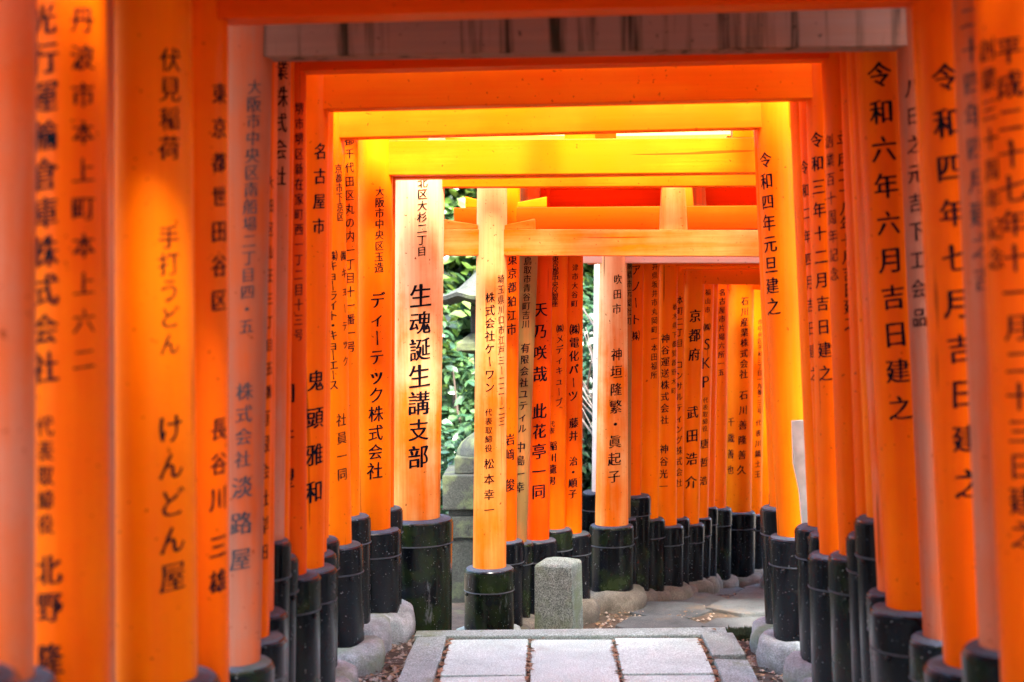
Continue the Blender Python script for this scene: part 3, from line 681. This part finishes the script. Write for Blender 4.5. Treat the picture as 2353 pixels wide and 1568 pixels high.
# rubble, twigs and dead leaves on the soil
def scatter(name, mat, count, zone, fn, kind_label):
    V, F = [], []; r = random.Random(count)
    for _ in range(count):
        fn(V, F, *zone(r), r)
    return tag(pyd(name, V, F, mat), kind='stuff', label=kind_label)
def zone(r):
    q = r.random()
    if q < 0.30: x, y_ = r.uniform(-0.98, -0.70), r.uniform(5.0, 7.25)
    elif q < 0.60: x, y_ = r.uniform(0.90, 1.25), r.uniform(5.0, 7.25)
    else:
        y_ = r.uniform(7.25, 10.4); x = -0.9 + 0.55 * (y_ - 7.2) + r.uniform(-0.2, 0.9) * (1 if r.random() < 0.8 else 1.4)
    z = bank(x, y_) if y_ < 7.5 else ground(y_)
    return x, y_, z + 0.004
def pebble(V, F, x, y_, z, r):
    s = r.uniform(0.004, 0.016); b = len(V)
    for d in ((1, 0, 0), (0, 1, 0), (-1, 0, 0), (0, -1, 0), (0, 0, 0.8), (0, 0, -0.6)):
        k = s * r.uniform(0.7, 1.3); V.append((x + d[0] * k, y_ + d[1] * k, z + d[2] * k))
    for f in ((0, 1, 4), (1, 2, 4), (2, 3, 4), (3, 0, 4), (1, 0, 5), (2, 1, 5), (3, 2, 5), (0, 3, 5)): F.append(tuple(i + b for i in f))
def deadleaf(V, F, x, y_, z, r):
    s = r.uniform(0.012, 0.03); a = r.uniform(0, 6.28); b = len(V); c, sn = math.cos(a), math.sin(a)
    for (u, v, w) in ((-1, 0, 0.1), (0, 0.4, 0.25), (1, 0, 0.05), (0, -0.4, 0.3), (0, 0, 0.1)):
        V.append((x + s * (u * c - v * sn), y_ + s * (u * sn + v * c), z + 0.004 + s * w * r.uniform(0.3, 1.2)))
    for f in ((0, 4, 1), (1, 4, 2), (2, 4, 3), (3, 4, 0)): F.append(tuple(i + b for i in f))
def twig(V, F, x, y_, z, r):
    a = r.uniform(0, 6.28); l = r.uniform(0.04, 0.16); p = [(x + l * t * math.cos(a + t * 0.4), y_ + l * t * math.sin(a + t * 0.4), z + 0.006 + 0.006 * r.random()) for t in (0, 0.5, 1)]
    tube(V, F, p, (0.003, 0.0025, 0.0015), 4)
scatter('gravel', 'rubble', 2600, zone, pebble, 'small brown and grey gravel on the soil beside the kerbs')
scatter('leaf_litter', 'drybrown', 900, zone, deadleaf, 'dry brown leaf litter scattered on the soil')
scatter('twig_litter', 'bark', 260, zone, twig, 'thin dark twigs lying on the soil between footings')
# joint debris and a few fresh leaves on the kerb
def jzone(r):
    x = r.choice((XS[0], XS[0], XS[1], XS[2], XS[3], XS[3])) + r.uniform(-0.014, 0.014)
    return x, r.uniform(5.6, 7.03), -0.008
scatter('joint_debris', 'drybrown', 420, jzone, deadleaf, 'dry debris caught in the joints between the paving slabs')
for (px, py, D_, mt) in ((1108, 1464, 7.1, 'leaf_lime'), (1790, 1300, 9.2, 'leaf_lime'), (1640, 1462, 7.1, 'drybrown'), (1720, 1520, 6.9, 'leaf_lime'), (1250, 1483, 6.95, 'drybrown')):
    p = at(px, py, D_); V, F = [], []
    deadleaf(V, F, 0, 0, 0, random.Random(px)); zz = 0.014 if D_ < 7.2 else ground(D_) + 0.03
    o = pyd('fallen_leaf', V, F, mt, loc=(p.x, p.y, zz))
    tag(o, {1108: 'small green leaf fallen on the cross kerb', 1790: 'bright green leaf fallen near the bend', 1640: 'dry brown leaf at the kerb corner', 1720: 'green leaf on the soil by the right kerb', 1250: 'dry brown leaf on the first paving slabs'}[px], 'leaf', 'fallen leaves')
# moss at the corner of the step
def mossz(r): 
    x = r.uniform(0.87, 1.06); y_ = r.uniform(7.05, 7.2); return x, y_, -0.02 + r.uniform(-0.02, 0.015)
def tuft(V, F, x, y_, z, r):
    for _ in range(3):
        b = len(V); a = r.uniform(0, 6.28); h = r.uniform(0.012, 0.03); w = 0.003
        V += [(x - w, y_, z), (x + w, y_, z), (x + 0.01 * math.cos(a), y_ + 0.01 * math.sin(a), z + h)]; F.append((b, b + 1, b + 2))
scatter('moss', 'moss', 1500, mossz, tuft, 'dark green moss at the corner of the stone step')

# ------------------------------------------------------------------ granite bollard
D_ = 8.0
p0 = at(1240, 1300, D_); p1 = at(1326, 1300, D_); zt = at(1280, 1283, D_).z; gz = -0.39
bo = empty('stone_marker', ((p0.x + p1.x) / 2, D_, gz)); tag(bo, 'squat speckled granite marker post with chamfered top beside the torii feet', 'stone post')
w = (p1.x - p0.x) / 2; hh = zt - gz
bm = bmesh.new()
sq = lambda s, z: [(-s, -s, z), (s, -s, z), (s, s, z), (-s, s, z)]
rings = [[bm.verts.new(c) for c in sq(s, z)] for s, z in ((w * 1.08, 0), (w * 1.03, hh - 0.032), (w * 0.95, hh - 0.02), (w * 0.35, hh))]
for a, b in zip(rings[:-1], rings[1:]):
    for k in range(4): bm.faces.new((a[k], a[(k + 1) % 4], b[(k + 1) % 4], b[k]))
bm.faces.new(rings[-1]); bm.faces.new(rings[0][::-1]); bevel(bm, 0.006)
bmesh.ops.rotate(bm, verts=bm.verts[:], cent=(0, 0, 0), matrix=Matrix.Rotation(RAD(-16), 3, 'Z'))
bm_obj('shaft', bm, 'bollard', bo)

# added pale board standing in for the bright gap beside the right hand post
D_ = 6.2
pts = [(1820, 968), (1850, 966), (1856, 1214), (1844, 1214), (1837, 1130), (1823, 1065)]
P = [at(x, y_, D_) for x, y_ in pts]; c = P[3]
bm = bmesh.new(); f = [bm.verts.new((p.x - c.x, 0, p.z - c.z)) for p in P]; bk = [bm.verts.new((p.x - c.x, 0.02, p.z - c.z)) for p in P]
bm.faces.new(f[::-1]); bm.faces.new(bk); n = len(P)
for k in range(n): bm.faces.new((f[k], f[(k + 1) % n], bk[(k + 1) % n], bk[k]))
tag(bm_obj('bright_gap_board', bm, 'gap_pale', loc=c), 'added pale board standing in for the bright gap between two orange posts', 'board')

# ------------------------------------------------------------------ stone lantern beyond the gate
D_ = 10.3; cxp = 1132
def zpx(y_): return at(cxp, y_, D_).z
u = D_ / FPX; c0 = at(cxp, 1400, D_); gz = ground(D_)
ln = empty('stone_lantern', (c0.x, D_, gz)); tag(ln, 'mossy grey stone lantern on a stepped pedestal behind the torii', 'lantern')
def sqstack(name, secs, parent=ln, n=4, bev=0.008):
    bm = bmesh.new(); rings = []
    for s, z in secs:
        rings.append([bm.verts.new((s * math.sqrt(2) * math.cos(math.pi / 4 + k * 2 * math.pi / n) if n == 4 else s * math.cos(k * 2 * math.pi / n),
                                    s * math.sqrt(2) * math.sin(math.pi / 4 + k * 2 * math.pi / n) if n == 4 else s * math.sin(k * 2 * math.pi / n), z - gz)) for k in range(n)])
    for a, b in zip(rings[:-1], rings[1:]):
        for k in range(n): bm.faces.new((a[k], a[(k + 1) % n], b[(k + 1) % n], b[k]))
    bm.faces.new(rings[0][::-1]); bm.faces.new(rings[-1])
    if bev: bevel(bm, bev)
    return bm_obj(name, bm, 'lantern', parent, smooth_angle=0.6 if n > 4 else None)
sqstack('pedestal', [(88 * u, gz - 0.1), (90 * u, zpx(1222))])
sqstack('pedestal_step', [(96 * u, zpx(1221)), (96 * u, zpx(1172))])
sqstack('pedestal_step', [(104 * u, zpx(1156)), (104 * u, zpx(1080))])
sqstack('pedestal_collar', [(92 * u, zpx(1171)), (92 * u, zpx(1157))], bev=0.004)
sqstack('base_block', [(78 * u, zpx(1079)), (78 * u, zpx(1042))])
sqstack('base_dome', [(78 * u, zpx(1041)), (76 * u, zpx(1030)), (66 * u, zpx(1014)), (48 * u, zpx(1000)), (36 * u, zpx(992))], n=20, bev=0)
sqstack('shaft', [(36 * u, zpx(992)), (30 * u, zpx(900)), (36 * u, zpx(812))], n=20, bev=0)
sqstack('platform', [(40 * u, zpx(812)), (70 * u, zpx(803)), (70 * u, zpx(786)), (40 * u, zpx(765))], bev=0.004)
fb = sqstack('fire_box', [(39 * u, zpx(764)), (39 * u, zpx(702))])
# curved six-sided roof
bm = bmesh.new(); rings = []
for s, z in ((110, 700), (128, 690), (130, 682), (98, 676), (66, 660), (44, 640), (24, 622), (16, 615)):
    rg = []
    for k in range(24):
        a = 2 * math.pi * k / 24; lift = 0.035 * (abs(math.cos(3 * a)) ** 4) * (1 if s > 100 else 0)
        rg.append(bm.verts.new((s * u * math.cos(a), s * u * math.sin(a), zpx(z) - gz + lift)))
    rings.append(rg)
for a, b in zip(rings[:-1], rings[1:]):
    for k in range(24): bm.faces.new((a[k], a[(k + 1) % 24], b[(k + 1) % 24], b[k]))
bm.faces.new(rings[0][::-1]); bm.faces.new(rings[-1]); bm_obj('roof', bm, 'lantern', ln, smooth_angle=0.7)
sqstack('finial', [(16 * u, zpx(615)), (26 * u, zpx(602)), (24 * u, zpx(588)), (4 * u, zpx(568))], n=16, bev=0)

# ------------------------------------------------------------------ vegetation
def leafmesh(name, count, rx, ry, rz, size, seed, clusters=40):
    r = random.Random(seed); V, F = [], []
    cl = []
    for _ in range(clusters):
        while True:
            p = Vector((r.uniform(-1, 1), r.uniform(-1, 1), r.uniform(-1, 1)))
            if p.length < 1: break
        p = p * (0.55 + 0.45 * r.random()) if p.length > 0.3 else p
        cl.append((Vector((p.x * rx, p.y * ry, p.z * rz)), r.uniform(0.16, 0.36) * (rx + rz) / 2))
    for i in range(count):
        c, s = cl[r.randrange(clusters)]
        d = Vector((r.gauss(0, 0.45), r.gauss(0, 0.45), r.gauss(0, 0.38)))
        p = c + d * s
        up = (d.normalized() * 0.7 + Vector((r.uniform(-0.6, 0.6), r.uniform(-0.6, 0.6), 0.9))).normalized()
        t = up.orthogonal().normalized(); t = Matrix.Rotation(r.uniform(0, 6.28), 3, up) @ t
        b = up.cross(t); L = size * r.uniform(0.6, 1.25); W = L * r.uniform(0.2, 0.28); k = len(V)
        dr = -0.18 * L
        for (a_, b_, h) in ((0, 0, 0), (0.35, 1, 0.03), (0.7, 0.8, -0.02), (1, 0, dr / L), (0.7, -0.8, -0.02), (0.35, -1, 0.03), (0.5, 0, -0.03)):
            V.append(p + t * (a_ * L) + b * (b_ * W) + up * (h * L))
        F += [(k, k + 1, k + 6), (k + 1, k + 2, k + 6), (k + 2, k + 3, k + 6), (k + 3, k + 4, k + 6), (k + 4, k + 5, k + 6), (k + 5, k, k + 6)]
    me = bpy.data.meshes.new(name); me.from_pydata([tuple(v) for v in V], [], F); me.update(); me.shade_smooth()
    return me
LM = [leafmesh('foliage', 5200, 0.85, 0.7, 1.0, 0.105, 1, 46), leafmesh('foliage', 5200, 0.85, 0.7, 1.0, 0.095, 2, 46), leafmesh('foliage', 4200, 0.85, 0.7, 1.0, 0.12, 3, 40)]
LMATS = ['leaf_mid', 'leaf_dark', 'leaf_lime']
for me, k in zip(LM, LMATS): me.materials.append(MATS[k])
def stems(V, F, r, h, n, spread):
    for _ in range(n):
        a = r.uniform(0, 6.28); p = Vector((r.uniform(-0.1, 0.1), r.uniform(-0.1, 0.1), 0)); pts = [p.copy()]
        for i in range(5):
            p = p + Vector((math.cos(a) * spread, math.sin(a) * spread, h / 5)) + Vector((r.uniform(-0.05, 0.05), r.uniform(-0.05, 0.05), 0)); pts.append(p.copy())
        tube(V, F, pts, [0.03, 0.026, 0.02, 0.016, 0.011, 0.006], 5)
def shrub(name, label, x, y_, z, sx, sz, var, seed, group, cat='shrub', trunk=False):
    r = random.Random(seed); ro = empty(name, (x, y_, z)); tag(ro, label, cat, group)
    V, F = [], []
    if trunk:
        tube(V, F, [(0, 0, -0.2), (0.08, 0.05, sz * 0.4), (-0.05, 0.1, sz * 0.8), (0.1, 0, sz * 1.3)], [0.14, 0.11, 0.09, 0.04], 8)
        for _ in range(6):
            a = r.uniform(0, 6.28); h = sz * r.uniform(0.4, 1.0); tube(V, F, [(0, 0, h), (0.5 * math.cos(a), 0.5 * math.sin(a), h + 0.4), (1.0 * math.cos(a), 1.0 * math.sin(a), h + 0.6)], [0.05, 0.035, 0.015], 5)
        pyd('trunk', V, F, 'bark', ro, smooth=True)
    else:
        stems(V, F, r, sz * 1.5, 7, 0.10); pyd('stems', V, F, 'bark', ro, smooth=True)
    o = bpy.data.objects.new('crown' if trunk else 'foliage', LM[var]); COL.objects.link(o); o.parent = ro
    o.location = (0, 0, sz * (1.25 if trunk else 0.95)); o.scale = (sx, sx, sz); o.rotation_euler = (0, 0, r.uniform(0, 6.28))
    tag(o, kind='stuff')
    if trunk:
        for k in range(2):
            o2 = bpy.data.objects.new('crown', LM[(var + k + 1) % 3]); COL.objects.link(o2); o2.parent = ro; tag(o2, kind='stuff')
            o2.location = (r.uniform(-0.6, 0.6) * sx, r.uniform(-0.5, 0.5) * sx, sz * (0.8 + 0.9 * k)); o2.scale = (sx * 0.9, sx * 0.9, sz * 0.7); o2.rotation_euler = (0, 0, r.uniform(0, 6.28))
G1 = 'broadleaf shrubs in the gap beyond the left posts'
for i, (x, y_, sx, sz, v, lb) in enumerate((
        (-0.95, 11.3, 0.9, 0.75, 1, 'dark glossy shrub low behind the stone lantern'),
        (-0.55, 12.3, 1.1, 1.25, 0, 'mid green shrub rising behind the stone lantern roof'),
        (0.25, 12.0, 1.0, 1.3, 1, 'dark shrub behind the white torii post'),
        (-1.6, 13.0, 1.2, 1.5, 2, 'yellow green shrub farther back to the left of the lantern'),
        (0.5, 13.4, 1.2, 1.6, 0, 'tall green shrub behind the dark one'),
        (-2.6, 11.6, 1.2, 1.3, 0, 'broad green shrub outside the left row of posts'))):
    shrub('broadleaf_shrub', lb, x, y_, ground(y_) - 0.05, sx, sz, v, 40 + i, G1)
G2 = 'trees around the torii path'
for k, (x, y_, s_, h, lb) in enumerate((
        (-1.2, 15.5, 2.0, 2.4, 'leafy evergreen tree behind the stone lantern and shrubs'),
        (0.9, 16.0, 2.0, 2.5, 'leafy evergreen tree behind the white torii post'),
        (-3.8, 15.5, 2.2, 2.6, 'spreading evergreen tree beyond the broad green shrub'),
        (3.4, 17.0, 2.2, 2.4, 'evergreen tree beyond the bend of the path'),
        (-5.6, 3.0, 2.2, 2.6, 'evergreen tree outside the left row of torii posts'),
        (5.6, 9.0, 2.2, 2.5, 'evergreen tree outside the right row by the lower path'),
        (5.4, 3.0, 2.2, 2.5, 'evergreen tree outside the right row by the paved path'))):
    shrub('broadleaf_tree', lb, x, y_, ground(max(7.5, y_)) - 0.1 if y_ > 7.5 else -0.1, s_, h, k % 3, 90 + k, G2, 'tree', True)
# two unseen trees added so their crowns shade the nearer part of the passage
for k, (x, y_, lb, blobs) in enumerate((
        (-3.4, 0.6, 'unseen tall evergreen added to shade the passage from the left', ((-1.0, 2.6, 5.3), (-0.3, 2.9, 5.9), (-2.2, 2.2, 5.6), (-2.6, -0.2, 6.0), (-1.2, -2.2, 5.4))),
        (3.6, 0.2, 'unseen tall evergreen added to shade the passage from the right', ((0.9, 2.5, 5.4), (1.9, 2.4, 5.8), (2.4, 0.2, 6.0), (1.2, -1.8, 5.6))))):
    ro = empty('shade_tree', (x, y_, -0.1)); tag(ro, lb, 'tree', G2); V, F = [], []
    top = Vector((-x * 0.12, 0.3, 5.0))
    tube(V, F, [(0, 0, -0.2), (0.05, 0.05, 1.5), (top.x * 0.4, 0.15, 3.2), top], [0.2, 0.17, 0.14, 0.09], 9)
    for b in blobs: tube(V, F, [Vector((top.x * 0.5, 0.18, 3.6)), (Vector(b) - Vector((x, y_, 0)) + Vector((top.x * 0.5, 0.18, 3.6))) / 2 + Vector((0, 0, 0.3)), Vector(b) - Vector((x, y_, 0))], [0.08, 0.055, 0.02], 6)
    pyd('trunk', V, F, 'bark', ro, smooth=True)
    for q, b in enumerate(blobs):
        o = bpy.data.objects.new('crown', LM[(k + q) % 3]); COL.objects.link(o); o.parent = ro; tag(o, kind='stuff')
        o.location = (b[0] - x, b[1] - y_, b[2] + 0.1); o.scale = (1.5, 1.7, 0.8); o.rotation_euler = (0, 0, q * 1.3)
# bare pale twigs crossing the gap
V, F = [], []; r = random.Random(5)
bt = at(1372, 1180, 10.9)
for i in range(9):
    q = at(1340 + r.uniform(-20, 25), r.choice((650, 700, 770, 830, 880, 930, 960)) + r.uniform(-20, 20), 10.9 + r.uniform(-0.3, 0.3))
    p = Vector((0, 0, 0)); e = q - Vector((bt.x, bt.y, ground(10.9)))
    m = Vector((e.x * 0.2 + 0.12 + r.uniform(-0.03, 0.03), e.y * 0.5, e.z * 0.78 + r.uniform(-0.1, 0.1)))
    tube(V, F, [p, m * 0.5 + Vector((0.03, 0, 0)), m, (m + e) / 2 + Vector((r.uniform(-0.04, 0.04), 0, 0.03)), e, e + (e - m) * 0.5], [0.016, 0.014, 0.011, 0.009, 0.006, 0.003], 5)
o = pyd('bare_bush', V, F, 'twig', loc=(bt.x, bt.y, ground(10.9)), smooth=True)
tag(o, 'leafless bush of pale thin branches beside the white post', 'bush')
bpy.data.objects.remove(_fo)
